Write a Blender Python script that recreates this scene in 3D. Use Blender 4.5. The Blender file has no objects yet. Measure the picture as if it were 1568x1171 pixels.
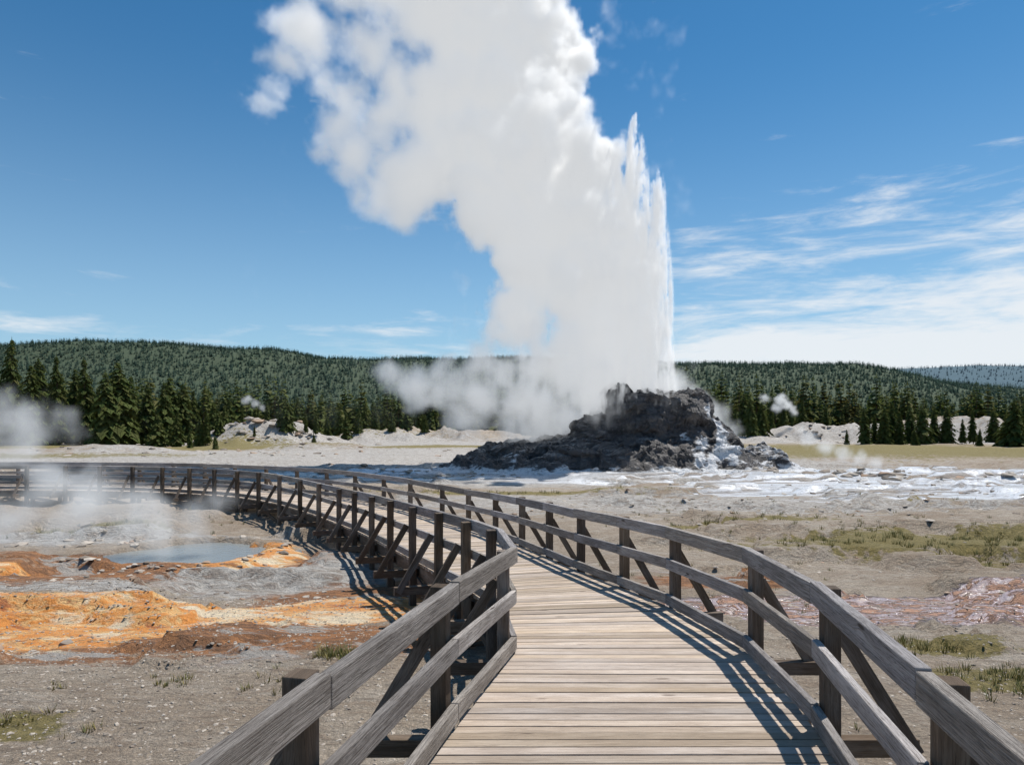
import bpy, math, numpy as np, random
from mathutils import Vector
random.seed(5); rng=np.random.default_rng(7)
scene=bpy.context.scene
scene.view_settings.view_transform='Standard'; scene.view_settings.look='None'; scene.view_settings.exposure=0
COL=scene.collection
F=1045.0; Y0=640.0; CAMZ=3.7
def link(o): COL.objects.link(o); return o
def ss(a,b,x):
    t=np.clip((np.asarray(x,float)-a)/(b-a),0,1); return t*t*(3-2*t)
# ---------------------------------------------------------------- noise
TAB=rng.random((512,512))
def vnoise(x,y,s=0):
    x=np.asarray(x,float)+s*17.3; y=np.asarray(y,float)+s*31.7
    ix=np.floor(x).astype(int); iy=np.floor(y).astype(int); fx=x-ix; fy=y-iy
    fx=fx*fx*(3-2*fx); fy=fy*fy*(3-2*fy)
    a=TAB[ix%512,iy%512]; b=TAB[(ix+1)%512,iy%512]; c=TAB[ix%512,(iy+1)%512]; d=TAB[(ix+1)%512,(iy+1)%512]
    return (a*(1-fx)+b*fx)*(1-fy)+(c*(1-fx)+d*fx)*fy
def fbm(x,y,o=4,s=0,g=0.5):
    t=0;a=1;n=0
    x=np.asarray(x,float); y=np.asarray(y,float)
    for i in range(o):
        t=t+a*vnoise(x,y,s+i*3); n+=a; a*=g; x=x*2.03; y=y*2.03
    return t/n
# ---------------------------------------------------------------- node helper
class NT:
    def __init__(s,tree): s.t=tree; s.n=tree.nodes; s.l=tree.links
    def put(s,sock,v):
        if isinstance(v,bpy.types.NodeSocket): s.l.new(v,sock)
        elif v is not None: sock.default_value=v
    def new(s,ty): return s.n.new(ty)
    def m(s,op,a,b=None,c=None,clamp=False):
        n=s.new('ShaderNodeMath'); n.operation=op; n.use_clamp=clamp
        s.put(n.inputs[0],a)
        if b is not None: s.put(n.inputs[1],b)
        if c is not None: s.put(n.inputs[2],c)
        return n.outputs[0]
    def v(s,op,a,b=None):
        n=s.new('ShaderNodeVectorMath'); n.operation=op; s.put(n.inputs[0],a)
        if b is not None: s.put(n.inputs[1],b)
        return n.outputs[1] if op in('DISTANCE','LENGTH','DOT_PRODUCT') else n.outputs[0]
    def noise(s,vec,scale,detail=4,rough=.55,dist=0,col=False):
        n=s.new('ShaderNodeTexNoise'); s.put(n.inputs['Vector'],vec)
        n.inputs['Scale'].default_value=scale; n.inputs['Detail'].default_value=detail
        n.inputs['Roughness'].default_value=rough; n.inputs['Distortion'].default_value=dist
        return n.outputs[1] if col else n.outputs[0]
    def vor(s,vec,scale,feature='F1',smooth=None):
        n=s.new('ShaderNodeTexVoronoi'); n.feature=feature; s.put(n.inputs['Vector'],vec); n.inputs['Scale'].default_value=scale
        return n.outputs['Distance']
    def mr(s,v,a,b,c=0,d=1,smooth=True):
        n=s.new('ShaderNodeMapRange'); n.interpolation_type='SMOOTHSTEP' if smooth else 'LINEAR'
        s.put(n.inputs[0],v); s.put(n.inputs[1],a); s.put(n.inputs[2],b); s.put(n.inputs[3],c); s.put(n.inputs[4],d)
        return n.outputs[0]
    def mix(s,f,a,b,bt='MIX'):
        n=s.new('ShaderNodeMix'); n.data_type='RGBA'; n.blend_type=bt; n.clamp_factor=True
        s.put(n.inputs[0],f)
        for k,q in ((6,a),(7,b)):
            if isinstance(q,(tuple,list)): q=(*q[:3],1)
            s.put(n.inputs[k],q)
        return n.outputs[2]
    def xyz(s,v):
        n=s.new('ShaderNodeSeparateXYZ'); s.put(n.inputs[0],v); return n.outputs[0],n.outputs[1],n.outputs[2]
    def comb(s,a,b,c):
        n=s.new('ShaderNodeCombineXYZ'); s.put(n.inputs[0],a); s.put(n.inputs[1],b); s.put(n.inputs[2],c); return n.outputs[0]
    def attr(s,name):
        n=s.new('ShaderNodeAttribute'); n.attribute_name=name; return n
    def sepc(s,c):
        n=s.new('ShaderNodeSeparateColor'); s.put(n.inputs[0],c); return n.outputs[0],n.outputs[1],n.outputs[2]
    def bump(s,h,st,dist):
        n=s.new('ShaderNodeBump'); n.inputs['Strength'].default_value=st; n.inputs['Distance'].default_value=dist
        s.put(n.inputs['Height'],h); return n.outputs[0]
def newmat(name):
    m=bpy.data.materials.new(name); m.use_nodes=True; t=NT(m.node_tree)
    b=m.node_tree.nodes['Principled BSDF']; return m,t,b
# ---------------------------------------------------------------- mesh helpers
def mesh_np(name,V,Fc,mat=None,smooth=False,attrs=None):
    V=np.asarray(V,np.float32); Fc=np.asarray(Fc,np.int32); k=Fc.shape[1]; nf=len(Fc)
    me=bpy.data.meshes.new(name); me.vertices.add(len(V)); me.vertices.foreach_set('co',V.ravel())
    me.loops.add(nf*k); me.loops.foreach_set('vertex_index',Fc.ravel())
    me.polygons.add(nf); me.polygons.foreach_set('loop_start',np.arange(nf,dtype=np.int32)*k)
    me.update(calc_edges=True)
    me.polygons.foreach_set('use_smooth',np.full(nf,smooth))
    if attrs:
        for an,av in attrs.items():
            a=me.attributes.new(an,'FLOAT_COLOR','POINT'); a.data.foreach_set('color',np.asarray(av,np.float32).ravel())
    if mat: me.materials.append(mat)
    me.validate()
    return me
def obj(name,me,parent=None):
    o=bpy.data.objects.new(name,me); link(o)
    if parent: o.parent=parent
    return o
def grid_faces(nx,ny):
    i=np.arange(nx-1)[:,None]; j=np.arange(ny-1)[None,:]
    a=(i*ny+j).ravel(); return np.stack([a,a+ny,a+ny+1,a+1],1)
# ---------------------------------------------------------------- camera
cam=bpy.data.cameras.new('camera'); co=bpy.data.objects.new('camera',cam); link(co)
co.location=(0,0,CAMZ); co.rotation_euler=(math.radians(90),0,0)
cam.lens=24; cam.sensor_width=36; cam.shift_y=55/1568; cam.clip_end=12000; cam.clip_start=0.05
scene.camera=co
# ---------------------------------------------------------------- light
el=math.radians(65); hx,hy=0.76,0.65
sd=Vector((hx*math.cos(el),hy*math.cos(el),math.sin(el))).normalized()
sl=bpy.data.lights.new('sun','SUN'); sl.energy=5.0; sl.angle=math.radians(.53); sl.color=(1,.955,.88)
so=bpy.data.objects.new('sun',sl); link(so); so.rotation_euler=sd.to_track_quat('Z','Y').to_euler(); so.location=(30,20,60)
w=bpy.data.worlds.new('World'); scene.world=w; w.use_nodes=True; t=NT(w.node_tree)
bg=w.node_tree.nodes['Background']; bg.inputs[1].default_value=.08
sky=t.new('ShaderNodeTexSky'); sky.sky_type='NISHITA'; sky.sun_disc=False; sky.sun_elevation=el; sky.sun_rotation=math.atan2(hx,hy)
sky.altitude=1200; sky.air_density=1.0; sky.dust_density=.3; sky.ozone_density=1.5
tc=t.new('ShaderNodeTexCoord').outputs['Generated']
x,y,z=t.xyz(tc)
vec=t.comb(t.m('MULTIPLY',x,2.2),t.m('MULTIPLY',y,2.2),t.m('MULTIPLY',z,14))
n1=t.noise(vec,1.5,8,.6,.35)
n2=t.noise(vec,4.2,7,.65,.6)
nn=t.m('ADD',t.m('MULTIPLY',n1,.68),t.m('MULTIPLY',n2,.32))
rx=t.mr(x,.0,.34)
lowb=t.mr(z,.19,.085,0,1)
midb=t.m('MULTIPLY',t.mr(z,.34,.25,0,1),t.mr(z,.10,.18))
bias=t.m('ADD',t.m('MULTIPLY',lowb,t.m('ADD',t.m('MULTIPLY',rx,.22),.10)),t.m('MULTIPLY',t.m('MULTIPLY',midb,rx),.14))
f=t.m('ADD',nn,bias)
fac=t.m('MULTIPLY',t.mr(f,.59,.82),.9)
hz=t.m('MULTIPLY',t.m('POWER',t.mr(z,.52,.0,0,1,False),2.0),.80)
skyc=t.mix(1,sky.outputs[0],(.47,1.12,1.38),'MULTIPLY')
skyc=t.mix(hz,skyc,(6.6,8.5,10.0))
skyc=t.mix(fac,skyc,(10.6,11.0,11.4))
t.l.new(skyc,bg.inputs[0])
# ---------------------------------------------------------------- terrain
def prof(px,P):
    return np.interp(px,[p[0] for p in P],[p[1] for p in P])
R1=[(-900,565),(-300,550),(0,536),(90,528),(150,525),(260,530),(420,538),(500,551),(620,554),(750,549),(900,553),(1050,560),(1290,560),(1340,568),(1420,589),(1568,603),(2400,603)]
R2=[(-900,560),(1250,575),(1350,566),(1470,561),(1568,561),(1800,560),(2600,570)]
def hills(x,y):
    px1=784+x/690.0*F+ (fbm(x/120,y/120,3,4)-.5)*40
    h1=CAMZ+(Y0-prof(px1,R1))*690/F
    px2=784+x/1900.0*F
    h2=CAMZ+(Y0-prof(px2,R2))*1900/F
    e1=ss(360,690,y)**1.3*(1-.45*ss(720,1100,y))
    e2=ss(1100,1900,y)*(1-.3*ss(2000,3000,y))
    nz=(fbm(x/60,y/60,4,9)-.5)*ss(220,420,y)*9
    return np.maximum(h1*e1,h2*e2)+nz
def knolls(x,y):
    def g(cx,cy,rx,ry,h):
        r=np.sqrt(((x-cx)/rx)**2+((y-cy)/ry)**2)+(fbm(x/3,y/3,4,5)-.5)*.7
        return h*(1-ss(.1,1.0,r))*(.8+.5*(fbm(x/1.6,y/1.6,4,15)-.4))
    return g(-36,100,13,11,3.7)+g(-20,112,14,10,2.2)+g(50,112,16,12,3.2)+g(78,118,22,12,4.2)+g(-8,118,14,12,2.0)+g(36,104,8,6,1.3)+g(-24,84,9,5,.9)+g(-46,80,9,4,.8)
PCX,PCY=-8.9,18.6
def poolr(x,y):
    return np.sqrt(((x-PCX)/2.35)**2+((y-PCY)/1.75)**2)+(fbm(x*.9,y*.9,4,11)-.5)*.8
def gz(x,y):
    x=np.asarray(x,float); y=np.asarray(y,float)
    b=.7*(1-ss(3,20,y))
    near=1-ss(150,300,y)
    b=b+(fbm(x*.45,y*.45,4,1)-.5)*.18*near+(fbm(x*.07,y*.07,3,2)-.5)*.7*ss(22,70,np.hypot(x,y))*near
    b=b+(fbm(x*2.2,y*2.8,3,21)-.5)*.07*(1-ss(30,60,y))
    t=fbm(x*.35,y*.6,5,31); b=b+.13*(ss(.50,.52,t)+ss(.6,.62,t)-.7*ss(.40,.42,1-t))*ss(2.5,5,np.abs(x))*(1-ss(45,70,y))*ss(7,10,y)
    r=poolr(x,y)
    b=b*ss(.6,1.3,r)+(-.5)*(1-ss(.85,1.0,r))+.17*np.exp(-((r-1.12)/.16)**2)
    return b+knolls(x,y)+hills(x,y)
nx,ny=1000,820
def sinhspace(lo,hi,n,s):
    a=np.arcsinh(lo/s); b=np.arcsinh(hi/s); return s*np.sinh(np.linspace(a,b,n))
xs=sinhspace(-3500,3500,nx,7.0); ys=9+sinhspace(-40,4200,ny,9.0)
X,Y=np.meshgrid(xs,ys,indexing='ij'); Z=gz(X,Y)
def ell(cx,cy,rx,ry,ang=0):
    c,s=math.cos(ang),math.sin(ang); u=(X-cx)*c+(Y-cy)*s; v=-(X-cx)*s+(Y-cy)*c
    return np.clip(1-np.sqrt((u/rx)**2+(v/ry)**2),-1,1)
mx=lambda *a: np.maximum.reduce(a)
wob=(fbm(X*.25,Y*.25,3,41)-.5)
orange=mx(ell(-10.5,10.7,5.6,1.05,-.03),ell(-5.8,11.6,5.0,1.15,.08),ell(-16,10.6,5,1.1),ell(-2.8,12.4,1.8,1.0),ell(PCX+1.6,PCY-.3,1.8,1.8)*.9,ell(-14,18,2.6,.5)*.8,ell(-12,15.2,3,.6)*.9)+wob*.3
rust=mx(ell(-11.5,14.6,4.8,2.0),ell(-17,14,6,2.8),ell(-5.5,10.2,6,1.2),ell(-10,9.7,6,.8),ell(PCX,PCY-1.4,4.4,1.9),ell(-3.2,13,2.2,1.6),ell(4.4,15,2.4,1.2)*.7)+wob*.35
pale=mx(ell(-5.8,15.8,3.8,2.4),ell(-9,12.9,3.4,.6),ell(-13,21.5,6,1.2),ell(-12,12.4,3,.4),ell(10,30,18,4)*.5,ell(-20,66,50,20)*.8,ell(45,108,50,12)*.9,ell(-30,100,40,14),ell(6,54,24,14),ell(-14,50,14,10),ell(0,42,22,6)*.8)+wob*.3
pink=mx(ell(9,12.6,7.5,1.4,.03),ell(18,12.2,8,1.8),ell(4.8,12.2,3,.9))+wob*.35
water=mx(ell(24,38,18,5.5),ell(34,36,24,6),ell(8,43.0,16,3.8),ell(-6,48,11,4),ell(15,36,8,2.4,.3),ell(26,45,16,4),ell(60,40,30,7))+wob*.35
grass=mx(ell(12,19.4,5.5,2.0),ell(17,21,7,1.6),ell(6.6,8.4,1.7,.6),ell(6.5,10.1,.9,.5),ell(22,30,5,.8),ell(50,78,42,18),ell(-50,88,50,7),ell(-60,70,30,5)*.8,ell(90,70,40,20),ell(-10,88,18,4),ell(-5.3,6.7,.9,.5),ell(-13.5,22.5,2.5,.8),ell(8,23.5,3.5,.6),ell(-1,34,8,1)*.7,ell(16,17.4,5,.9),ell(-50,112,30,6)*.6)+wob*.45
forest=np.clip(ss(122,150,Y+wob*30)*2-1,-1,1)
forest=mx(forest,ss(160,230,np.hypot(X,Y))*2-1)
far_haze=ss(900,1400,Y)
def enc(*a): return np.stack([np.clip(q*.5+.5,0,1).ravel() for q in a],1)
A1=enc(orange,rust,pale,pink); A2=enc(water,grass,forest,far_haze*2-1)
gm,t,b=newmat('ground_mat')
pos=t.new('ShaderNodeNewGeometry').outputs['Position']
a1=t.attr('mA'); a2=t.attr('mB')
o_,r_,p_=t.sepc(a1.outputs['Color']); k_=a1.outputs['Alpha']
w_,g_,f_=t.sepc(a2.outputs['Color']); fr_=a2.outputs['Alpha']
posF=t.v('MULTIPLY',pos,(.55,1.25,1)); posW=t.v('MULTIPLY',pos,(.12,.9,1))
nA=t.noise(posF,1.3,8,.65,.6); nB=t.noise(pos,14,6,.7); nC=t.noise(pos,.22,5,.6); nD=t.noise(posF,4.5,6,.65,1.0)
nE=t.noise(pos,60,3,.7); nW=t.noise(posW,1.2,7,.6,.9)
base=t.mix(t.mr(nC,.38,.62),(.44,.34,.245),(.57,.475,.37))
base=t.mix(t.mr(nA,.45,.68),base,(.63,.55,.455))
base=t.mix(t.m('MULTIPLY',t.mr(nD,.50,.62),.6),base,(.31,.22,.15))
vp=t.vor(pos,26); 
base=t.mix(t.m('MULTIPLY',t.mr(vp,.15,.5),.45),base,(.22,.18,.145))
def fac(mask,amp=.55,lo=-.03,hi=.08,nz=None):
    nz=nz if nz is not None else nA
    q=t.m('ADD',t.m('MULTIPLY',t.m('SUBTRACT',mask,.5),2),t.m('MULTIPLY',t.m('SUBTRACT',nz,.5),amp*2))
    return t.mr(q,lo,hi)
nX=t.m('ADD',t.m('MULTIPLY',nA,.6),t.m('MULTIPLY',nD,.4))
fp=fac(p_,1.3,-.02,.15,nX)
pc=t.mix(t.mr(nD,.4,.62),(.57,.54,.50),(.34,.295,.255))
c=t.mix(fp,base,pc)
fru=fac(r_,1.2,-.05,.2,nX)
c=t.mix(t.m('MULTIPLY',fru,.92),c,t.mix(t.mr(nD,.38,.62),(.46,.20,.075),(.23,.115,.06)))
c=t.mix(t.m('MULTIPLY',fru,t.mr(nA,.54,.59)),c,(.44,.40,.36))
fo=fac(o_,.9,-.02,.12,nX)
oc=t.mix(t.mr(nD,.40,.56),(.78,.49,.21),(.70,.27,.055))
oc=t.mix(t.mr(nA,.51,.61),oc,(.76,.63,.44))
oc=t.mix(t.mr(nX,.46,.40),oc,(.40,.13,.04))
c=t.mix(fo,c,oc)
fk=fac(k_,.8,-.02,.12,nX)
kc=t.mix(t.mr(nD,.42,.58),(.66,.38,.26),(.38,.31,.32))
kc=t.mix(t.mr(nA,.55,.63),kc,(.64,.52,.44))
c=t.mix(fk,c,kc)
fw=fac(w_,.9,-.02,.22,nW)
wc=t.mix(t.mr(nW,.37,.55),(.38,.33,.29),(.74,.745,.76))
wc=t.mix(t.m('MULTIPLY',t.mr(nD,.55,.63),.65),wc,(.26,.22,.19))
c=t.mix(fw,c,wc)
nG=t.noise(pos,2.2,6,.7)
fg=fac(g_,1.3,-.02,.3,nG)
gc=t.mix(nB,(.125,.125,.025),(.32,.235,.08))
c=t.mix(t.m('MULTIPLY',fg,.88),c,gc)
ff=t.mr(f_,.45,.6)
c=t.mix(ff,c,t.mix(t.noise(pos,.05,5,.7),(.042,.075,.042),(.085,.10,.055)))
c=t.mix(fr_,c,(.07,.125,.155))  # aerial haze painted into the ground colour of the far ridge
vr=t.m('ADD',t.m('MULTIPLY',nB,.9),t.m('MULTIPLY',nE,.6))
vr=t.mr(vr,.45,1.05,.55,1.28,False)
c=t.mix(1.0,c,t.comb(vr,vr,vr),'MULTIPLY')
t.l.new(c,b.inputs['Base Color'])
wet=t.m('MAXIMUM',t.m('MULTIPLY',fw,t.mr(nW,.38,.50)),t.m('MAXIMUM',t.m('MULTIPLY',fk,t.mr(nD,.40,.52)),t.m('MULTIPLY',fo,.5)))
t.l.new(t.mr(wet,0,1,.92,.14,False),b.inputs['Roughness'])
b.inputs['Specular IOR Level'].default_value=.35
hh=t.m('ADD',t.m('ADD',t.m('MULTIPLY',nD,1.4),t.m('MULTIPLY',nB,.7)),t.m('MULTIPLY',nE,.35))
hh=t.m('MULTIPLY',hh,t.mr(wet,0,1,1,.2,False))
t.l.new(t.bump(hh,1.0,.10),b.inputs['Normal'])
me=mesh_np('ground',np.stack([X.ravel(),Y.ravel(),Z.ravel()],1),grid_faces(nx,ny),gm,True,{'mA':A1,'mB':A2})
obj('ground',me)
# pool water
pm,t,b=newmat('pool_water')
pos=t.new('ShaderNodeNewGeometry').outputs['Position']
b.inputs['Base Color'].default_value=(.22,.24,.24,1); b.inputs['Roughness'].default_value=.22; b.inputs['Specular IOR Level'].default_value=.35
t.l.new(t.bump(t.noise(pos,7,4),.5,.05),b.inputs['Normal'])
n=64; V=[(PCX,PCY,-.06)]; 
for i in range(n):
    a=i/n*2*math.pi; V.append((PCX+3.1*math.cos(a),PCY+2.4*math.sin(a),-.06))
Fc=[(0,1+i,1+(i+1)%n) for i in range(n)]
obj('hot_spring_pool',mesh_np('hot_spring_pool',V,Fc,pm))
# ---------------------------------------------------------------- geyser mound
mnx,mny=620,420
mxs=np.linspace(-9,26,mnx); mys=np.linspace(41.5,66,mny)
MX,MY=np.meshgrid(mxs,mys,indexing='ij')
wa=fbm(MX*.33,MY*.33,5,51)-.5; wb=fbm(MX*.9,MY*.9,4,55)-.5; wc_=fbm(MX*.6,MY*1.2,4,57)-.5
r1=np.sqrt(((MX-8.0)/14.2)**2+((MY-53.0)/8.0)**2)+wa*.42+wb*.10
rid=1-np.abs(fbm(MX*.42,MY*.42,5,61)*2-1)
H=2.15*(1-ss(.50,1.0,r1))**.7
H=H*(.80+.20*ss(-2,6,MX))+wc_*.9*ss(.1,1,H)
def lump(cx,cy,rx,ry,h,a=.6,b_=1.0):
    r=np.sqrt(((MX-cx)/rx)**2+((MY-cy)/ry)**2)+wa*.36+wb*.18
    return h*(1-ss(a,b_,r))
cone=mx(lump(10.4,52.3,4.8,3.8,3.2,.74,1.0),lump(7.9,51.3,2.3,2.3,3.7,.4,1.0),lump(12.7,52,2.9,2.6,3.35,.62,1.0),lump(6.0,51,2.2,2,1.9,.3,1.0),lump(15.4,52,2.4,2.4,1.5,.2,1.0),lump(9.8,49.8,2.8,1.6,1.3,.2,1.0))
cone=np.where(((MX-10.6)/1.5)**2+((MY-53.4)/1.1)**2<1,cone-1.0,cone)
H2=H+cone
H2+= (rid-.7)*1.0*ss(.05,.8,H)*(.4+.6*ss(2,3.5,H2))
q=.5; st0=H2/q+wb*2.2+wa*2; fr=st0-np.floor(st0); st=(np.floor(st0)+ss(.3,1.0,fr)-wb*2.2-wa*2)*q
H2=H2*.6+st*.4
bill=np.abs(fbm(MX*1.1,MY*1.1,3,71)*2-1)
H2+= (.25-bill)*.7*ss(.05,.6,H)+(fbm(MX*3.2,MY*3.2,4,73)-.5)*.3*ss(.05,.5,H)
H2=np.where(r1>1.0,-.25-(r1-1.0)*.8,H2)+gz(MX,MY)*(0.6)
DX=(fbm(H2*1.1+MX*.5,MY*.8,3,81)-.5)*1.1*ss(.3,1.5,H2); DY=(fbm(MX*.8,H2*1.3+MY*.4,3,83)-.5)*1.1*ss(.3,1.5,H2)
flow=np.clip(1-np.abs((MX-(14.6+(52-MY)*.05))+wa*6)/1.1,0,1)*(MY<51)
flow=np.maximum(flow,np.clip(1-np.abs((MX-(11.5+(52-MY)*.5))+wa*5)/.8,0,1)*(MY<49.2)*.8)
flow=np.maximum(flow,np.clip(1-np.abs((MX-(1.5-(53-MY)*.4))+wa*4)/.7,0,1)*(MY<49)*.6)
flow=np.maximum(flow,.85*(1-ss(.0,.7,H))*(r1<1.2))
flow=np.maximum(flow,.5*ss(14,20,MX))
MA=np.stack([flow.ravel(),np.clip(H2/6,0,1).ravel(),H.ravel()/3,np.ones(MX.size)],1)
mm,t,b=newmat('sinter_rock')
gn=t.new('ShaderNodeNewGeometry'); pos=gn.outputs['Position']; nor=gn.outputs['Normal']
posS=t.v('MULTIPLY',pos,(.6,.6,1.8))
a=t.attr('mA'); fl,stp,_=t.sepc(a.outputs['Color'])
n1=t.noise(posS,1.6,8,.65,.5); n2=t.noise(pos,6,6,.65); n3=t.noise(posS,.5,4,.5)
c=t.mix(t.mr(n1,.38,.62),(.030,.026,.026),(.095,.083,.078))
c=t.mix(t.mr(n2,.5,.72),c,(.15,.135,.125))
nzz=t.xyz(nor)[2]
flat=t.mr(nzz,.70,.97)
c=t.mix(t.m('MULTIPLY',t.m('MULTIPLY',flat,t.mr(n3,.40,.60)),t.mr(stp,.70,.2,.12,.75)),c,(.44,.41,.38))
ff=t.mr(t.m('ADD',fl,t.m('MULTIPLY',t.m('SUBTRACT',n1,.5),1.8)),.35,.7)
c=t.mix(t.m('MULTIPLY',ff,t.mr(n2,.35,.5,.5,1)),c,(.70,.70,.71))
t.l.new(c,b.inputs['Base Color'])
t.l.new(t.mr(n2,.4,.6,.36,.75),b.inputs['Roughness'])
t.l.new(t.bump(t.m('ADD',n1,t.m('MULTIPLY',n2,.5)),1,.25),b.inputs['Normal'])
gc_=mesh_np('geyser_cone',np.stack([(MX+DX).ravel(),(MY+DY).ravel(),H2.ravel()],1),grid_faces(mnx,mny),mm,False,{'mA':MA})
obj('geyser_cone',gc_)
# ---------------------------------------------------------------- wood
def wood(name,c1,c2,c3,dark,rough=.85,bs=.6,gs=26,hard=.6,lo=.66,hi_=1.22):
    m,t,b=newmat(name)
    uv=t.new('ShaderNodeUVMap').outputs[0]
    at=t.attr('wcol'); rnd,rn2,_=t.sepc(at.outputs['Color'])
    kv=t.v('MULTIPLY',uv,(1.1,5,1)); kn=t.vor(kv,1)
    bend=t.m('MULTIPLY',t.mr(kn,.35,.0),.035)
    ux,uy,uz=t.xyz(uv); uvb=t.comb(ux,t.m('ADD',uy,bend),0.0)
    v=t.v('MULTIPLY',uvb,(1.1,gs,1)); n1=t.noise(v,1,6,.62,1.1)
    v2=t.v('MULTIPLY',uvb,(3.5,150,1)); n2=t.noise(v2,1,4,.7,.2)
    v3=t.v('MULTIPLY',uv,(1.2,4,1)); n3=t.noise(v3,1,4,.6)
    c=t.mix(t.mr(n1,.3,.7),c1,c2)
    c=t.mix(t.mr(n3,.4,.7),c,c3)
    c=t.mix(t.m('MULTIPLY',t.mr(n2,.50,.66),hard),c,dark)
    c=t.mix(t.m('MULTIPLY',t.mr(t.m('PINGPONG',t.m('MULTIPLY',n1,5),.5),.36,.5),hard*.7),c,dark)
    c=t.mix(t.mr(kn,.09,.045),c,dark)
    g=t.mr(rnd,0,1,lo,hi_,False)
    c=t.mix(1,c,t.comb(g,t.m('MULTIPLY',g,t.mr(rn2,0,1,.96,1.02,False)),t.m('MULTIPLY',g,t.mr(rn2,0,1,.90,1.10,False))),'MULTIPLY')
    t.l.new(c,b.inputs['Base Color']); b.inputs['Roughness'].default_value=rough; b.inputs['Specular IOR Level'].default_value=.25
    t.l.new(t.bump(t.m('ADD',n1,t.m('MULTIPLY',n2,.8)),bs,.012),b.inputs['Normal'])
    return m
w_deck=wood('deck_wood',(.53,.435,.345),(.42,.34,.265),(.60,.51,.42),(.18,.135,.105),hard=.5,lo=.68,hi_=1.18)
w_rail=wood('rail_wood',(.39,.36,.335),(.25,.225,.205),(.49,.455,.425),(.078,.062,.052),bs=1.2,gs=30,hard=.85)
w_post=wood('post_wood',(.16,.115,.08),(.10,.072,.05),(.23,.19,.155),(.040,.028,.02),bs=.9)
class Boxes:
    def __init__(s): s.V=[];s.F=[];s.U=[];s.C=[]
    def hexa(s,P,L):
        i=len(s.V); s.V+= [tuple(p) for p in P]
        r=random.random(); s.C+=[(r,random.random(),0,1)]*8
        wd=(Vector(P[1])-Vector(P[0])).length; ht=(Vector(P[3])-Vector(P[0])).length
        ou=random.random()*50; ov=random.random()*50
        def f(idx,uv): s.F.append(tuple(i+k for k in idx)); s.U.extend([(a+ou,c+ov) for a,c in uv])
        f((0,4,5,1),[(0,0),(L,0),(L,wd),(0,wd)])
        f((1,5,6,2),[(0,wd),(L,wd),(L,wd+ht),(0,wd+ht)])
        f((2,6,7,3),[(0,wd+ht),(L,wd+ht),(L,2*wd+ht),(0,2*wd+ht)])
        f((3,7,4,0),[(0,2*wd+ht),(L,2*wd+ht),(L,2*wd+2*ht),(0,2*wd+2*ht)])
        f((0,1,2,3),[(0,0),(wd*.3,0),(wd*.3,ht),(0,ht)])
        f((4,7,6,5),[(0,0),(0,ht),(wd*.3,ht),(wd*.3,0)])
    def box(s,p0,p1,wd,ht,side):
        p0=Vector(p0);p1=Vector(p1); d=(p1-p0); L=d.length; d.normalize()
        sv=Vector(side); sv=(sv-d*sv.dot(d)).normalized(); up=d.cross(sv)*-1
        if up.z<0: up=-up
        a=sv*wd/2; h=up*ht/2
        s.hexa([p0-a-h,p0+a-h,p0+a+h,p0-a+h,p1-a-h,p1+a-h,p1+a+h,p1-a+h],L)
    def make(s,name,mat,parent,bev=0):
        me=bpy.data.meshes.new(name); me.from_pydata(s.V,[],s.F); 
        uv=me.uv_layers.new(name='UVMap'); uv.data.foreach_set('uv',np.array(s.U,np.float32).ravel())
        a=me.attributes.new('wcol','FLOAT_COLOR','POINT'); a.data.foreach_set('color',np.array(s.C,np.float32).ravel())
        me.materials.append(mat); me.validate()
        import bmesh
        bm=bmesh.new(); bm.from_mesh(me); bmesh.ops.recalc_face_normals(bm,faces=bm.faces); bm.to_mesh(me); bm.free()
        o=obj(name,me,parent)
        if bev:
            md=o.modifiers.new('bevel','BEVEL'); md.width=bev; md.segments=2; md.limit_method='ANGLE'
        return o
PAIRS=[((-2.3,-3),(.9,-3)),((-1.75,-1),(1.25,-1)),((-1.33,1),(1.55,1)),((-.84,3.05),(1.87,3.1)),((-.42,5),(2.22,5)),((0.02,6.9),(2.36,6.9)),((-.16,8.7),(2.05,9.0)),
((-1.1,11.1),(1.1,11.9)),((-2.45,14.3),(.12,15.2)),((-4.0,17.8),(-1.3,19)),((-5.9,21.2),(-3.5,22.9)),((-9.4,25.6),(-7.5,27.3)),((-13.1,27.9),(-12.2,29.9)),((-17.5,29.1),(-17.1,31.2)),((-23,29.5),(-23,31.7)),((-32,29),(-32,31.2)),((-42,27),(-42.5,29.2)),((-52,24),(-53,26))]
def dz(y): 
    D=2.2+.055*max(0,min(16,y-4)); return CAMZ-D
PL=[Vector((*p[0],0)) for p in PAIRS]; PR=[Vector((*p[1],0)) for p in PAIRS]
def cr(P,tt):
    i=int(min(max(math.floor(tt),0),len(P)-2)); f=tt-i
    p1=P[i];p2=P[i+1];p0=P[i-1] if i>0 else p1*2-p2; p3=P[i+2] if i+2<len(P) else p2*2-p1
    m1=(p2-p0)/2; m2=(p3-p1)/2
    if P is PL:
        if i==5: m1=(p2-p1)
        if i==4: m2=(p2-p1)
    h00=2*f**3-3*f**2+1;h10=f**3-2*f**2+f;h01=-2*f**3+3*f**2;h11=f**3-f**2
    q=p1*h00+m1*h10+p2*h01+m2*h11
    return q
def pt(P,tt):
    q=cr(P,tt); return Vector((q.x,q.y,0))
def Z3(q,dzv=0): return Vector((q.x,q.y,dz(q.y)+dzv))
deck=Boxes(); tt=0.0; pitch=.122
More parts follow.
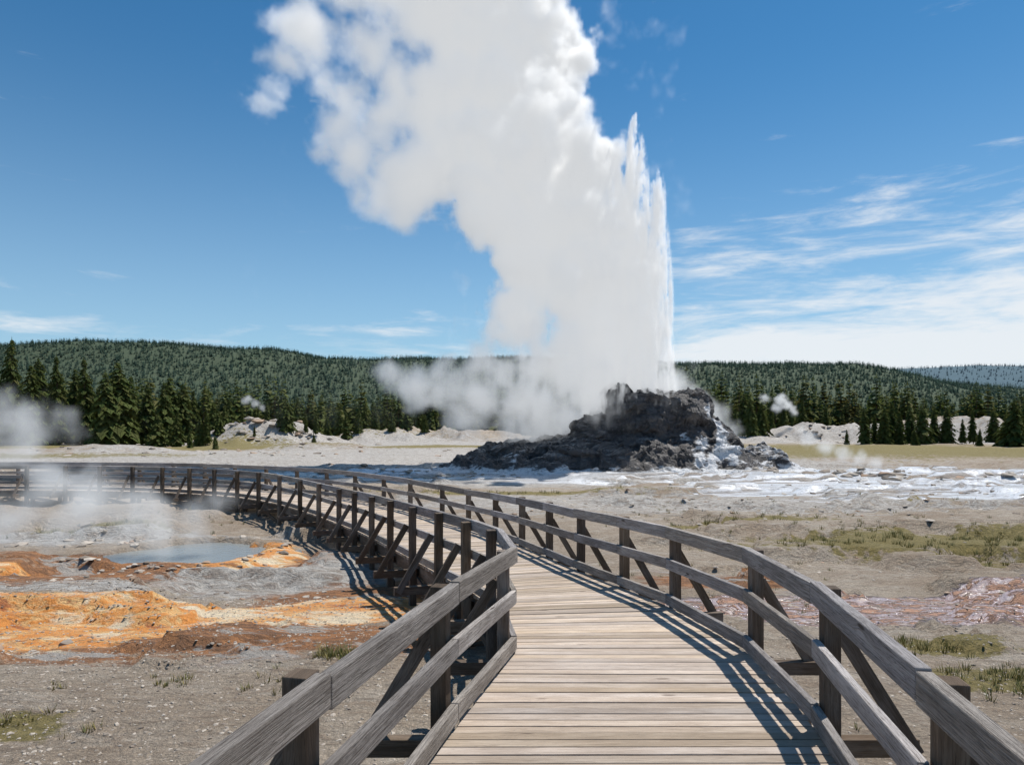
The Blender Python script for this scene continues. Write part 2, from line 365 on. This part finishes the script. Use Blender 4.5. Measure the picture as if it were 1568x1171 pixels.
while tt<len(PAIRS)-1.05:
    a,b2=pt(PL,tt),pt(PR,tt); c=(a+b2)/2
    e=.01; c2=(pt(PL,tt+e)+pt(PR,tt+e))/2; sp=(c2-c).length/e
    dt=pitch/sp; g=random.uniform(.008,.013)/sp
    a1,b1=pt(PL,tt+g/2),pt(PR,tt+g/2); a2_,b2_=pt(PL,tt+dt-g/2),pt(PR,tt+dt-g/2)
    j1=random.uniform(-.02,.02); j2=random.uniform(-.02,.02); jz=random.uniform(-.004,.004)
    u=(b1-a1).normalized()
    zz=[ -.045+jz, jz]; jw=random.uniform(-.003,.003)
    P=[Z3(a1+u*j1,zz[0]),Z3(a2_+u*j1,zz[0]),Z3(a2_+u*j1,zz[1]),Z3(a1+u*j1,zz[1]),Z3(b1+u*j2,zz[0]+jw),Z3(b2_+u*j2,zz[0]+jw),Z3(b2_+u*j2,zz[1]+jw),Z3(b1+u*j2,zz[1]+jw)]
    deck.hexa(P,(b1-a1).length)
    tt+=dt
bw=bpy.data.objects.new('boardwalk',None); link(bw)
deck.make('deck_boards',w_deck,bw,.004)
T=[]
for i in range(len(PAIRS)-1):
    L=((PL[i+1]-PL[i]).length+(PR[i+1]-PR[i]).length)/2
    k=max(1,round(L/1.75))
    for j in range(k): T.append(i+j/k)
T.append(len(PAIRS)-1.06)
rails=Boxes(); posts=Boxes(); under=Boxes(); brace=Boxes()
def offs(Q,d):
    out=[]
    for i,q in enumerate(Q):
        dv=Vector((0,0,0)); sc=1
        if i>0: dv+=(q-Q[i-1]).normalized()
        if i<len(Q)-1: dv+=(Q[i+1]-q).normalized()
        dv.normalize(); n=Vector((dv.y,-dv.x,0))
        if 0<i: sc=1/max(.6,abs(dv.dot((q-Q[i-1]).normalized())))
        out.append(q+n*d*sc)
    return out
for side,P in((-1,PL),(1,PR)):
    Q=[pt(P,tq) for tq in T]
    for (z0,z1,th,off) in ((.905,1.06,.075,0.0),(.50,.635,.055,0.0),(.035,.165,.06,0.0),(-.29,-.05,.06,-.06)):
        I=offs(Q,side*(off-th/2)); O=offs(Q,side*(off+th/2))
        B=under if z0<0 else rails
        for i in range(len(Q)-1):
            u=(Q[i+1]-Q[i]).normalized()*.003
            sg=[random.uniform(-.008,.008) for _ in range(2)]
            if side>0: s0,s1=I,O
            else: s0,s1=O,I
            B.hexa([Z3(s0[i]+u,z0+sg[0]),Z3(s1[i]+u,z0+sg[0]),Z3(s1[i]+u,z1+sg[0]),Z3(s0[i]+u,z1+sg[0]),Z3(s0[i+1]-u,z0+sg[1]),Z3(s1[i+1]-u,z0+sg[1]),Z3(s1[i+1]-u,z1+sg[1]),Z3(s0[i+1]-u,z1+sg[1])],(Q[i+1]-Q[i]).length)
    PO=offs(Q,side*.105)
    for i,q in enumerate(Q):
        d=(Q[min(i+1,len(Q)-1)]-Q[max(i-1,0)]).normalized(); n=Vector((d.y,-d.x,0))*side
        p=PO[i]; zd=dz(q.y); gd=float(gz(p.x,p.y))-.15
        top=1.035+random.uniform(-.015,.03)
        posts.box((p.x,p.y,gd),(p.x+random.uniform(-.01,.01),p.y,zd+top),.12,.12,d)
        brace.box((*(q+n*.74+d*.10).xy,zd-.20),(*(q+n*.19+d*.10).xy,zd+.70),.05,.10,d)
        p2=q-n*.25; brace.box((p2.x,p2.y,gd),(p2.x,p2.y,zd-.30),.12,.12,d)
        if i%2==0 and i+1<len(Q):
            a=Q[i]+n*.02; c=Q[i+1]+n*.02
            brace.box((a.x,a.y,float(gz(a.x,a.y))+.05),(c.x,c.y,dz(c.y)-.3),.04,.12,n)
for tq in T:
    a,c=pt(PL,tq),pt(PR,tq); u=(c-a).normalized(); dd=Vector((-u.y,u.x,0))
    a-=u*.80;c+=u*.80; sh=dd*.10
    brace.box((a.x+sh.x,a.y+sh.y,dz(a.y)-.19),(c.x+sh.x,c.y+sh.y,dz(c.y)-.19),.09,.13,dd)
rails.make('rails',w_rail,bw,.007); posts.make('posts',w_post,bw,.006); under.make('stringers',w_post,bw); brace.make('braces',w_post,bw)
# ---------------------------------------------------------------- conifers
def fol_mat(name,c1,c2,c3,tl=.3):
    m,t,b=newmat(name); at=t.attr('tcol'); r,g,bl=t.sepc(at.outputs['Color'])
    c=t.mix(r,c1,c2); c=t.mix(t.m('MULTIPLY',g,.7),c,c3)
    c=t.mix(bl,c,(.13,.10,.08))
    t.l.new(c,b.inputs['Base Color']); b.inputs['Roughness'].default_value=.8; b.inputs['Specular IOR Level'].default_value=.15
    tr=t.new('ShaderNodeBsdfTranslucent'); t.l.new(c,tr.inputs[0]); mxs_=t.new('ShaderNodeMixShader'); mxs_.inputs[0].default_value=tl
    out=m.node_tree.nodes['Material Output']
    t.l.new(b.outputs[0],mxs_.inputs[1]); t.l.new(tr.outputs[0],mxs_.inputs[2]); t.l.new(mxs_.outputs[0],out.inputs[0])
    return m
fm=fol_mat('conifer_foliage',(.045,.080,.022),(.12,.145,.038),(.17,.145,.055),.35)
def conifer(seed,whorls,nb,per,wid=.2,bare=.06,full=.85):
    r=np.random.default_rng(seed); V=[];Fc=[];C=[]
    def tri(a,b,c,col):
        i=len(V); V.extend([a,b,c]); Fc.append((i,i+1,i+2)); C.extend([col]*3)
    ns=5; rr=.014
    for k in range(ns):
        a0=2*math.pi*k/ns;a1=2*math.pi*(k+1)/ns
        tri((rr*math.cos(a0),rr*math.sin(a0),-.03),(rr*math.cos(a1),rr*math.sin(a1),-.03),(0,0,.97),(.3,.3,1,1))
    lean=r.normal(0,.01,2)
    asy=r.uniform(0,6.28)
    for wi in range(whorls):
        h=bare+(1-bare)*((wi+r.uniform(-.3,.3))/whorls); h=min(max(h,bare),.985)
        R=wid*((1-h)**full)*(1 if h>bare+.12 else .55+3.5*(h-bare))*r.uniform(.68,1.2)+.008
        for k in range(nb):
            if r.random()<.16: continue
            a=r.uniform(0,6.28); Rk=R*r.uniform(.5,1.25)*(1+.2*math.cos(a-asy))
            ca,sa=math.cos(a),math.sin(a); tone=np.clip(r.normal(.45,.28),0,1); t2=max(0,r.normal(.1,.3))
            up=.25*(h-.35)
            for p in range(per):
                f0=(p)/per; f1=(p+1.5)/per; f1=min(f1,1.05)
                wdt=Rk*((.26 if per>3 else .42) if per>2 else .6)*(1-.5*f0)*r.uniform(.7,1.3)+.005
                def P(f,s,dzz=0):
                    return (lean[0]*h+ca*Rk*f-sa*s,lean[1]*h+sa*Rk*f+ca*s,h+Rk*f*up-Rk*.5*f*f+dzz)
                j=r.uniform(-.3,.3)*wdt
                col=(float(np.clip(tone+r.normal(0,.14)+.25*f0,0,1)),float(np.clip(t2,0,1)),0,1)
                tri(P(f0,-wdt*.25),P(f0+.1,wdt),P(f1,j,-.012),col)
                tri(P(f0,wdt*.25),P(f1,j,-.008),P(f0+.1,-wdt),col)
                if per>2: tri(P(f0,0,.012),P(f0+.15,j,-.05*(1-h)-.01),P(f1,j),col)
    tri((-.01,0,.95),(.01,0,.95),(lean[0],lean[1],1.02),(.5,.3,0,1))
    return np.array(V,np.float32),np.array(Fc,np.int32),np.array(C,np.float32)
hi=[conifer(10+i,40,13,4,wid=[.19,.25,.16,.21,.28][i],bare=[.05,.03,.12,.04,.02][i],full=[.75,.62,.7,.55,.75][i]) for i in range(5)]
him=[mesh_np('pine_tree_mesh',v,f,fm,False,{'tcol':c}) for v,f,c in hi]
def px2x(px,Yd): return (px-784)*Yd/F
def tree(px,Yd,h):
    o=obj('pine_tree',random.choice(him)); x=px2x(px,Yd)
    o.location=(x,Yd,float(gz(x,Yd))-.05); o.rotation_euler=(random.uniform(-.03,.03),random.uniform(-.03,.03),random.uniform(0,6.28)); s=random.uniform(.85,1.2)
    o.scale=(h*s,h*s,h)
near=[(-60,92,13),(-20,90,12),(18,95,15.0),(45,92,11),(60,98,12.5),(88,95,12.5),(112,98,11),(132,94,12),(150,97,8),(165,92,10),(182,94,11.5),(200,99,10),(225,100,9),(248,96,9),(262,103,10),(282,104,9),(300,106,8),(305,92,4),(318,92,5),(335,96,3.5),(345,99,3.5),(270,92,5),(240,92,4.5),(440,97,4.6),(428,97,3),(468,99,3),(484,98,3.6),(530,106,4.5),(550,108,4),(520,118,5),
(372,99,2.4),(410,98,3),(500,104,3.2),(575,112,4),(600,110,3),(622,114,4.2),(650,112,3),(395,108,5),(455,106,5.5),(560,118,6),(590,120,5.5),(640,122,6),(325,104,6),(350,108,6.5),(290,88,2.4),(330,86,1.8),(480,90,1.8),
(1150,104,6),(1166,106,5),(1180,112,5.4),(1135,110,8),(1105,112,7.5),(1118,116,6),(1128,104,4),(1095,108,6),(1200,118,5),(1230,120,5.5),(1265,118,5),
(1322,96,5.2),(1338,97,4.2),(1352,95,5.2),(1366,98,6.0),(1378,96,4.6),(1392,99,5.6),(1410,96,5.4),(1428,98,5.0),(1446,97,5.2),(1473,95,3.6),(1490,98,5.0),(1540,92,4.4),(1556,90,6.4),(1575,92,7.5),(1600,92,7),(1520,104,5),(1500,92,2.4),(1296,94,2.2),(1400,92,2.2),(390,94,1.6),(1640,95,8),(-100,95,14),(-140,100,13)]
for a in near: tree(*a)
def forest(name,tmpl,pts,hs,mat,wj=.15,tint=None):
    n=len(pts); ti=rng.integers(0,len(tmpl),n); Vs=[];Fs=[];Cs=[];off=0
    zz=gz(pts[:,0],pts[:,1])
    for k,(v,f,c) in enumerate(tmpl):
        ix=np.where(ti==k)[0]; m=len(ix)
        if m==0: continue
        a=rng.uniform(0,6.28,m); ca,sa=np.cos(a)[:,None],np.sin(a)[:,None]; h=hs[ix][:,None]; ws=h*rng.uniform(1-wj,1+wj,m)[:,None]
        x=(v[None,:,0]*ca-v[None,:,1]*sa)*ws+pts[ix,0][:,None]; y=(v[None,:,0]*sa+v[None,:,1]*ca)*ws+pts[ix,1][:,None]
        z=v[None,:,2]*h+zz[ix][:,None]
        Vs.append(np.stack([x,y,z],2).reshape(-1,3)); Fs.append((f[None]+(np.arange(m)*len(v))[:,None,None]+off).reshape(-1,3)); off+=m*len(v)
        tn=rng.normal(0,.22,m)[:,None]; cc=np.repeat(c[None],m,0).copy(); cc[:,:,0]=np.clip(cc[:,:,0]+tn,0,1); cc[:,:,1]=np.clip(cc[:,:,1]+np.maximum(rng.normal(-.1,.4,m),0)[:,None],0,1)
        Cs.append(cc.reshape(-1,4))
    me=mesh_np(name,np.concatenate(Vs),np.concatenate(Fs),mat,False,{'tcol':np.concatenate(Cs)})
    return obj(name,me)
mid=[conifer(40+i,17,6,2,wid=[.19,.24,.16,.21][i],bare=.04,full=.7) for i in range(4)]
low=[conifer(60+i,6,5,1,wid=.28,bare=.03,full=.6) for i in range(4)]
def wedge(n,y0,y1,p=1.0,ext=1.05):
    yy=y0+(y1-y0)*rng.random(n)**p; xx=rng.uniform(-ext,ext,n)*yy*.78; return np.stack([xx,yy],1)
p=wedge(4600,122,350,1.3,1.15)
kn=knolls(p[:,0],p[:,1]); p=p[(kn<.6)]
p=p[fbm(p[:,0]/14,p[:,1]/14,3,91)>.38]
px=784+p[:,0]/p[:,1]*F
front=prof(px,[(-200,105),(250,122),(330,128),(560,128),(650,135),(1050,118),(1180,135),(1568,132),(1800,120)])
p=p[p[:,1]>front]
px=784+p[:,0]/p[:,1]*F
hs=(4.0+9*rng.random(len(p))**1.6)*prof(px,[(0,1.15),(250,1.0),(500,.95),(1050,1.1),(1300,1.0),(1568,.85)])
forest('conifer_forest',mid,p,hs,fm)
fm2=fol_mat('hill_foliage_hazed',(.066,.120,.095),(.082,.142,.106),(.095,.148,.108),.45)  # bluish tints paint distance haze into the leaf colour
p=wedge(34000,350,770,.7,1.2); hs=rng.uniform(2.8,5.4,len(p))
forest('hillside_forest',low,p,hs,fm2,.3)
fm3=fol_mat('far_foliage_hazed',(.07,.125,.165),(.08,.14,.178),(.085,.145,.18))  # bluer still: aerial haze of the far ridge mixed into the foliage colour
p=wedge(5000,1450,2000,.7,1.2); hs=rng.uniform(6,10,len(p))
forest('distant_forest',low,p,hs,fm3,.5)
# ---------------------------------------------------------------- grass tufts, stones
gm2,t,b=newmat('grass_blade'); at=t.attr('tcol'); r,g,_=t.sepc(at.outputs['Color'])
t.l.new(t.mix(r,(.10,.125,.025),(.30,.23,.08)),b.inputs['Base Color']); b.inputs['Roughness'].default_value=.7
V=[];Fc=[];C=[]
def tuft(x,y,h,n,sp):
    z=float(gz(x,y))
    for _ in range(n):
        a=random.uniform(0,6.28); r0=sp*random.random(); bx=x+math.cos(a)*r0; by=y+math.sin(a)*r0
        hh=h*random.uniform(.5,1.2); l=hh*random.uniform(.2,.9); w=.004+.012*random.random()*h*4
        i=len(V); pa=a+1.57
        V.extend([(bx-math.cos(pa)*w,by-math.sin(pa)*w,z-.01),(bx+math.cos(pa)*w,by+math.sin(pa)*w,z-.01),(bx+math.cos(a)*l,by+math.sin(a)*l,z+hh)])
        Fc.append((i,i+1,i+2)); q=random.random(); C.extend([(q,0,0,1)]*3)
def patch(cx,cy,rx,ry,n,h,k=14):
    for _ in range(n):
        x=random.gauss(cx,rx*.5); y=random.gauss(cy,ry*.5)
        if fbm(x*1.3,y*1.3,3,88)<.45: continue
        tuft(x,y,h*random.uniform(.6,1.3),k,h*.9)
patch(-5.3,6.8,1.2,.7,80,.08); patch(-2.35,9.1,.35,.25,40,.10); patch(-4.2,8.1,1.8,.5,50,.07); patch(6.6,8.4,1.6,.6,140,.09); patch(6.1,10.1,.8,.35,60,.11)
patch(12,19.4,5.5,2,520,.12); patch(17,21,7,1.6,400,.12); patch(16,17.4,5,.9,260,.11); patch(8,23.5,3.5,.7,160,.12); patch(22,30,5,.8,120,.16); patch(-13.5,22.5,2.5,.8,120,.14); patch(-1,34,8,1,90,.14)
patch(4.6,15.5,3,3,60,.1); patch(5,6,2,2,40,.07); patch(8,26,8,5,160,.12); patch(-8,7,4,1.5,70,.07); patch(2.2,9.9,.3,.6,10,.08); patch(-10,26,6,2,80,.12)
obj('grass_tufts',mesh_np('grass_tufts',V,Fc,gm2,False,{'tcol':C}))
sm,t,b=newmat('stone'); at=t.attr('tcol'); r,g,_=t.sepc(at.outputs['Color'])
pos=t.new('ShaderNodeNewGeometry').outputs['Position']
c=t.mix(r,(.20,.16,.125),(.60,.53,.45)); c=t.mix(g,c,(.42,.24,.13))
t.l.new(t.mix(t.m('MULTIPLY',t.noise(pos,12,4),.5),c,(.18,.15,.125)),b.inputs['Base Color']); b.inputs['Roughness'].default_value=.9
ph=(1+5**.5)/2
ico=np.array([(-1,ph,0),(1,ph,0),(-1,-ph,0),(1,-ph,0),(0,-1,ph),(0,1,ph),(0,-1,-ph),(0,1,-ph),(ph,0,-1),(ph,0,1),(-ph,0,-1),(-ph,0,1)])/1.9
icf=np.array([(0,11,5),(0,5,1),(0,1,7),(0,7,10),(0,10,11),(1,5,9),(5,11,4),(11,10,2),(10,7,6),(7,1,8),(3,9,4),(3,4,2),(3,2,6),(3,6,8),(3,8,9),(4,9,5),(2,4,11),(6,2,10),(8,6,7),(9,8,1)])
def stones(name,P,S,orange=0.0,flat=.55):
    n=len(P); z=gz(P[:,0],P[:,1])
    a=rng.uniform(0,6.28,n); v=ico[None]*rng.uniform(.6,1.3,(n,12,1))*(S[:,None,None]*rng.uniform(.7,1.4,(n,1,3))*np.array([1.1,1,flat]))
    x=v[:,:,0]*np.cos(a)[:,None]-v[:,:,1]*np.sin(a)[:,None]+P[:,0:1]; y=v[:,:,0]*np.sin(a)[:,None]+v[:,:,1]*np.cos(a)[:,None]+P[:,1:2]; zz=v[:,:,2]+z[:,None]+S[:,None]*.05
    Vv=np.stack([x,y,zz],2).reshape(-1,3); Ff=(icf[None]+(np.arange(n)*12)[:,None,None]).reshape(-1,3)
    C=np.zeros((n,12,4)); C[:,:,0]=rng.random(n)[:,None]; C[:,:,1]=(rng.random(n)<orange)[:,None]*.6; C[:,:,3]=1
    obj(name,mesh_np(name,Vv,Ff,sm,False,{'tcol':C.reshape(-1,4)}))
n=30000; yy=3.5+rng.random(n)**1.2*10; P=np.stack([np.where(rng.random(n)<.62,-1,1)*(0.6+rng.random(n)*11),yy],1)
stones('gravel',P,.006+.020*rng.random(n)**3)
P=[];S=[]
for cx,cy,rx,ry,n_,s in ((-8.8,10.3,1.6,.5,16,.10),(-7.6,9.6,3,.5,30,.05),(PCX,PCY-1.9,2.8,.35,60,.07),(PCX+2.3,PCY,.5,1.2,30,.08),(-9,13.2,3,.5,30,.07),(-4,13.4,1.5,.8,30,.05),(9,28,10,5,200,.08),(26,36,12,5,120,.13),(20,45,6,2,90,.28),(-5,46,6,2,90,.2),(-12,50,8,4,90,.2),(7,15,4,3,90,.05),(-11,21,4,1,50,.12),(-36,97,11,5,60,.5),(50,106,18,4,80,.4),(27,42,3,.5,20,.35),(-30,75,20,8,80,.25)):
    for _ in range(n_): P.append((random.gauss(cx,rx*.6),random.gauss(cy,ry*.6))); S.append(s*random.uniform(.3,1.5))
P=np.array(P);S=np.array(S); stones('rocks',P,S,.2,.4)
# ---------------------------------------------------------------- steam volumes
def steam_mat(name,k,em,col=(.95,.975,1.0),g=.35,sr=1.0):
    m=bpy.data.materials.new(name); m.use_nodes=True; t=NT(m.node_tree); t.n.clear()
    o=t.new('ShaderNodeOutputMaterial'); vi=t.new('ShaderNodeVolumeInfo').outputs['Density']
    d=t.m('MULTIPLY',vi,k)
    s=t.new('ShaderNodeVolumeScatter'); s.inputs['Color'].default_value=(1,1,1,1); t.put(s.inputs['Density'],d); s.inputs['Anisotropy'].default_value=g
    e=t.new('ShaderNodeEmission'); e.inputs[0].default_value=(*col,1); t.put(e.inputs[1],t.m('MULTIPLY',d,em))  # added glow stands in for sunlight scattered many times inside the steam
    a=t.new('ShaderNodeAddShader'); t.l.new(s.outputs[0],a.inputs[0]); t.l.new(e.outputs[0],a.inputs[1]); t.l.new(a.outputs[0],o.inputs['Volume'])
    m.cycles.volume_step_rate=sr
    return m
def volume(name,lo,hi,vox,fieldfn,mat):
    ng=bpy.data.node_groups.new(name,'GeometryNodeTree'); ng.interface.new_socket('Geometry',in_out='OUTPUT',socket_type='NodeSocketGeometry')
    t=NT(ng); o=t.new('NodeGroupOutput'); vc=t.new('GeometryNodeVolumeCube'); pos=t.new('GeometryNodeInputPosition').outputs[0]
    d=fieldfn(t,pos); t.put(vc.inputs['Density'],d); vc.inputs['Min'].default_value=lo; vc.inputs['Max'].default_value=hi
    for a,k in zip('XYZ',range(3)): vc.inputs['Resolution '+a].default_value=max(8,int((hi[k]-lo[k])/vox))
    sm=t.new('GeometryNodeSetMaterial'); sm.inputs['Material'].default_value=mat
    t.l.new(vc.outputs[0],sm.inputs[0]); t.l.new(sm.outputs[0],o.inputs[0])
    me=bpy.data.meshes.new(name); me.materials.append(mat); ob=obj(name,me)
    md=ob.modifiers.new('steam','NODES'); md.node_group=ng
    return ob
GY=54.0; SC=GY/F
def W(px,py,Yd=GY): return (px-784)*Yd/F, CAMZ+(Y0-py)*Yd/F
def balls(t,pos,B,Yd,ysp=1.5,sq=1.0):
    random.seed(3); tot=None
    for (px,py,r,wt) in B:
        x,z=W(px,py,Yd); c=(x,(Yd+random.uniform(-ysp,ysp))*sq,z); R=r*Yd/F*1.35
        d=t.v('DISTANCE',pos,c); k=t.m('MULTIPLY_ADD',d,-1/R,1.0,clamp=True)
        k=t.m('MULTIPLY',k,wt*1.9)
        tot=k if tot is None else t.m('SMOOTH_MAX',tot,k,.18)
    return tot
D=1.0
B=[(960,575,45,.9),(930,510,70,D),(890,430,100,D),(875,345,100,D),(820,400,82,D),(860,560,80,.95),(905,610,60,.9),(825,270,110,D),(890,280,72,D),(770,205,110,D),(830,150,85,D),(785,90,98,D),(845,55,72,D),(893,88,34,D),(720,60,86,D),(690,-40,105,D),(800,-40,98,D),(760,-130,140,D),(660,20,82,.94),(665,130,82,.94),(690,230,78,.94),(745,320,76,D),(800,480,72,.92),(805,575,60,.8),(930,240,35,.8),
(640,290,64,.92),(580,285,58,.90),(545,240,56,.88),(512,180,54,.86),(515,120,58,.86),(560,60,62,.86),(605,120,60,.84),(475,60,54,.82),(440,15,50,.80),(430,90,42,.78),(388,140,38,.74),(405,115,34,.74),(600,205,56,.84),(550,-20,74,.86),(470,-50,72,.82),(620,-60,98,.9),(610,330,36,.7),(545,300,34,.7),(500,230,34,.7)]
def f_plume(t,pos):
    x,y,z=t.xyz(pos)
    wn=t.noise(pos,.16,3,.5,0,True); wv=t.v('MULTIPLY',t.v('SUBTRACT',wn,(.5,.5,.5)),(2.6,2.6,2.6)); p=t.v('ADD',pos,wv)
    wn2=t.noise(pos,.8,3,.5,0,True); p2=t.v('ADD',p,t.v('MULTIPLY',t.v('SUBTRACT',wn2,(.5,.5,.5)),(1.3,1.3,1.3)))
    Fv=balls(t,p,B,GY,2.4)
    n1=t.noise(p2,.30,9,.70); v1=t.vor(p2,.30); v2=t.vor(p2,.9)
    wisp=t.mr(x,-4,-9,1.0,.15)
    nz=t.m('ADD',t.m('MULTIPLY',t.m('SUBTRACT',n1,.5),3.2),t.m('MULTIPLY',wisp,t.m('ADD',t.m('MULTIPLY',t.m('SUBTRACT',.45,v1),1.2),t.m('MULTIPLY',t.m('SUBTRACT',.45,v2),.45))))
    st=t.noise(t.v('MULTIPLY',pos,(1,1,.10)),1.0,5,.6,.2)
    lowm=t.mr(z,18,7)
    val=t.m('SUBTRACT',t.m('ADD',Fv,nz),.62)
    val=t.m('ADD',val,t.m('MULTIPLY',lowm,t.m('MULTIPLY',t.m('SUBTRACT',st,.50),3.6)))
    val=t.m('MULTIPLY',val,t.mr(Fv,.05,.5))
    soft=t.mr(z,6,15,2.6,.8)
    thin=t.mr(x,-4,-10,1.0,3.6)
    return t.m('DIVIDE',val,t.m('MULTIPLY',soft,thin),clamp=True)
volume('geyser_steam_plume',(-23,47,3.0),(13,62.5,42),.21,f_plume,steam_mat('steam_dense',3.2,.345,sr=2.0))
J=[((968,185),(955,600),46),((1003,262),(985,600),34),((943,238),(925,600),44),((985,300),(975,600),44),((1012,330),(1000,600),18)]
def f_jet(t,pos):
    x,y,z=t.xyz(pos)
    sv=t.v('MULTIPLY',pos,(1.5,1.5,.18)); n=t.noise(sv,1.2,6,.62,.4); n2=t.noise(t.v('MULTIPLY',pos,(1,1,.4)),3.0,4,.6)
    tot=None
    zb=W(0,600)[1]
    for (tp,bp,hw) in J:
        xt,zt=W(*tp); xb,_=W(*bp)
        s=t.m('DIVIDE',t.m('SUBTRACT',zt,z),zt-zb,clamp=True)
        wv=t.m('MAXIMUM',t.m('MULTIPLY',t.m('POWER',s,.6),hw*SC*1.35),.01)
        xc=t.m('MULTIPLY_ADD',s,xb-xt,xt)
        dx=t.m('SUBTRACT',x,xc); dy=t.m('SUBTRACT',y,52.5)
        d=t.m('SQRT',t.m('ADD',t.m('MULTIPLY',dx,dx),t.m('MULTIPLY',dy,dy)))
        v=t.m('SUBTRACT',1.0,t.m('DIVIDE',d,wv))
        tot=v if tot is None else t.m('MAXIMUM',tot,v)
    val=t.m('ADD',t.m('MULTIPLY',tot,1.2),t.m('ADD',t.m('MULTIPLY',t.m('SUBTRACT',n,.57),8.0),t.m('MULTIPLY',t.m('SUBTRACT',n2,.5),2.6)))
    val=t.m('MULTIPLY',val,t.mr(tot,0.0,.18))
    return t.m('MULTIPLY',val,1.0,clamp=True)
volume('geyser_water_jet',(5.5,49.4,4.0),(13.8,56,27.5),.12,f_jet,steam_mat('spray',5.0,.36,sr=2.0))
B2=[(600,575,28,.85),(640,590,38,.9),(690,592,44,.9),(740,600,48,.9),(790,615,52,.92),(720,640,38,.8),(830,640,50,.9),(875,640,38,.7),(650,610,32,.7),(1035,590,28,.9),(1065,610,26,.8),(1090,635,26,.75),(1115,655,24,.65),(680,560,28,.6),(740,560,44,.75),(780,655,40,.6)]
def f_low(t,pos):
    wn=t.noise(pos,.3,3,.5,0,True); p=t.v('ADD',pos,t.v('MULTIPLY',t.v('SUBTRACT',wn,(.5,.5,.5)),(2.4,2.4,2.4)))
    Fv=balls(t,p,B2,54.0,1.0); n1=t.noise(p,.55,7,.65)
    val=t.m('SUBTRACT',t.m('ADD',Fv,t.m('MULTIPLY',t.m('SUBTRACT',n1,.5),3.2)),.5)
    return t.m('MULTIPLY',t.m('MULTIPLY',val,t.mr(Fv,.02,.5)),.6,clamp=True)
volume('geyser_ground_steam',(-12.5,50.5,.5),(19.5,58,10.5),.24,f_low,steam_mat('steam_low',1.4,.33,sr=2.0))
def small(name,Bq,Yd,lo,hi,vox,k,ns=.9):
    def ff(t,pos):
        wn=t.noise(pos,ns*.8,3,.5,0,True); s=1.0/ns
        p=t.v('ADD',pos,t.v('MULTIPLY',t.v('SUBTRACT',wn,(.5,.5,.5)),(s,s,s)))
        Fv=balls(t,p,Bq,Yd,.3); n1=t.noise(p,ns*1.2,7,.65)
        val=t.m('SUBTRACT',t.m('ADD',Fv,t.m('MULTIPLY',t.m('SUBTRACT',n1,.5),2.8)),.5)
        return t.m('MULTIPLY',t.m('MULTIPLY',val,t.mr(Fv,.02,.6)),.7,clamp=True)
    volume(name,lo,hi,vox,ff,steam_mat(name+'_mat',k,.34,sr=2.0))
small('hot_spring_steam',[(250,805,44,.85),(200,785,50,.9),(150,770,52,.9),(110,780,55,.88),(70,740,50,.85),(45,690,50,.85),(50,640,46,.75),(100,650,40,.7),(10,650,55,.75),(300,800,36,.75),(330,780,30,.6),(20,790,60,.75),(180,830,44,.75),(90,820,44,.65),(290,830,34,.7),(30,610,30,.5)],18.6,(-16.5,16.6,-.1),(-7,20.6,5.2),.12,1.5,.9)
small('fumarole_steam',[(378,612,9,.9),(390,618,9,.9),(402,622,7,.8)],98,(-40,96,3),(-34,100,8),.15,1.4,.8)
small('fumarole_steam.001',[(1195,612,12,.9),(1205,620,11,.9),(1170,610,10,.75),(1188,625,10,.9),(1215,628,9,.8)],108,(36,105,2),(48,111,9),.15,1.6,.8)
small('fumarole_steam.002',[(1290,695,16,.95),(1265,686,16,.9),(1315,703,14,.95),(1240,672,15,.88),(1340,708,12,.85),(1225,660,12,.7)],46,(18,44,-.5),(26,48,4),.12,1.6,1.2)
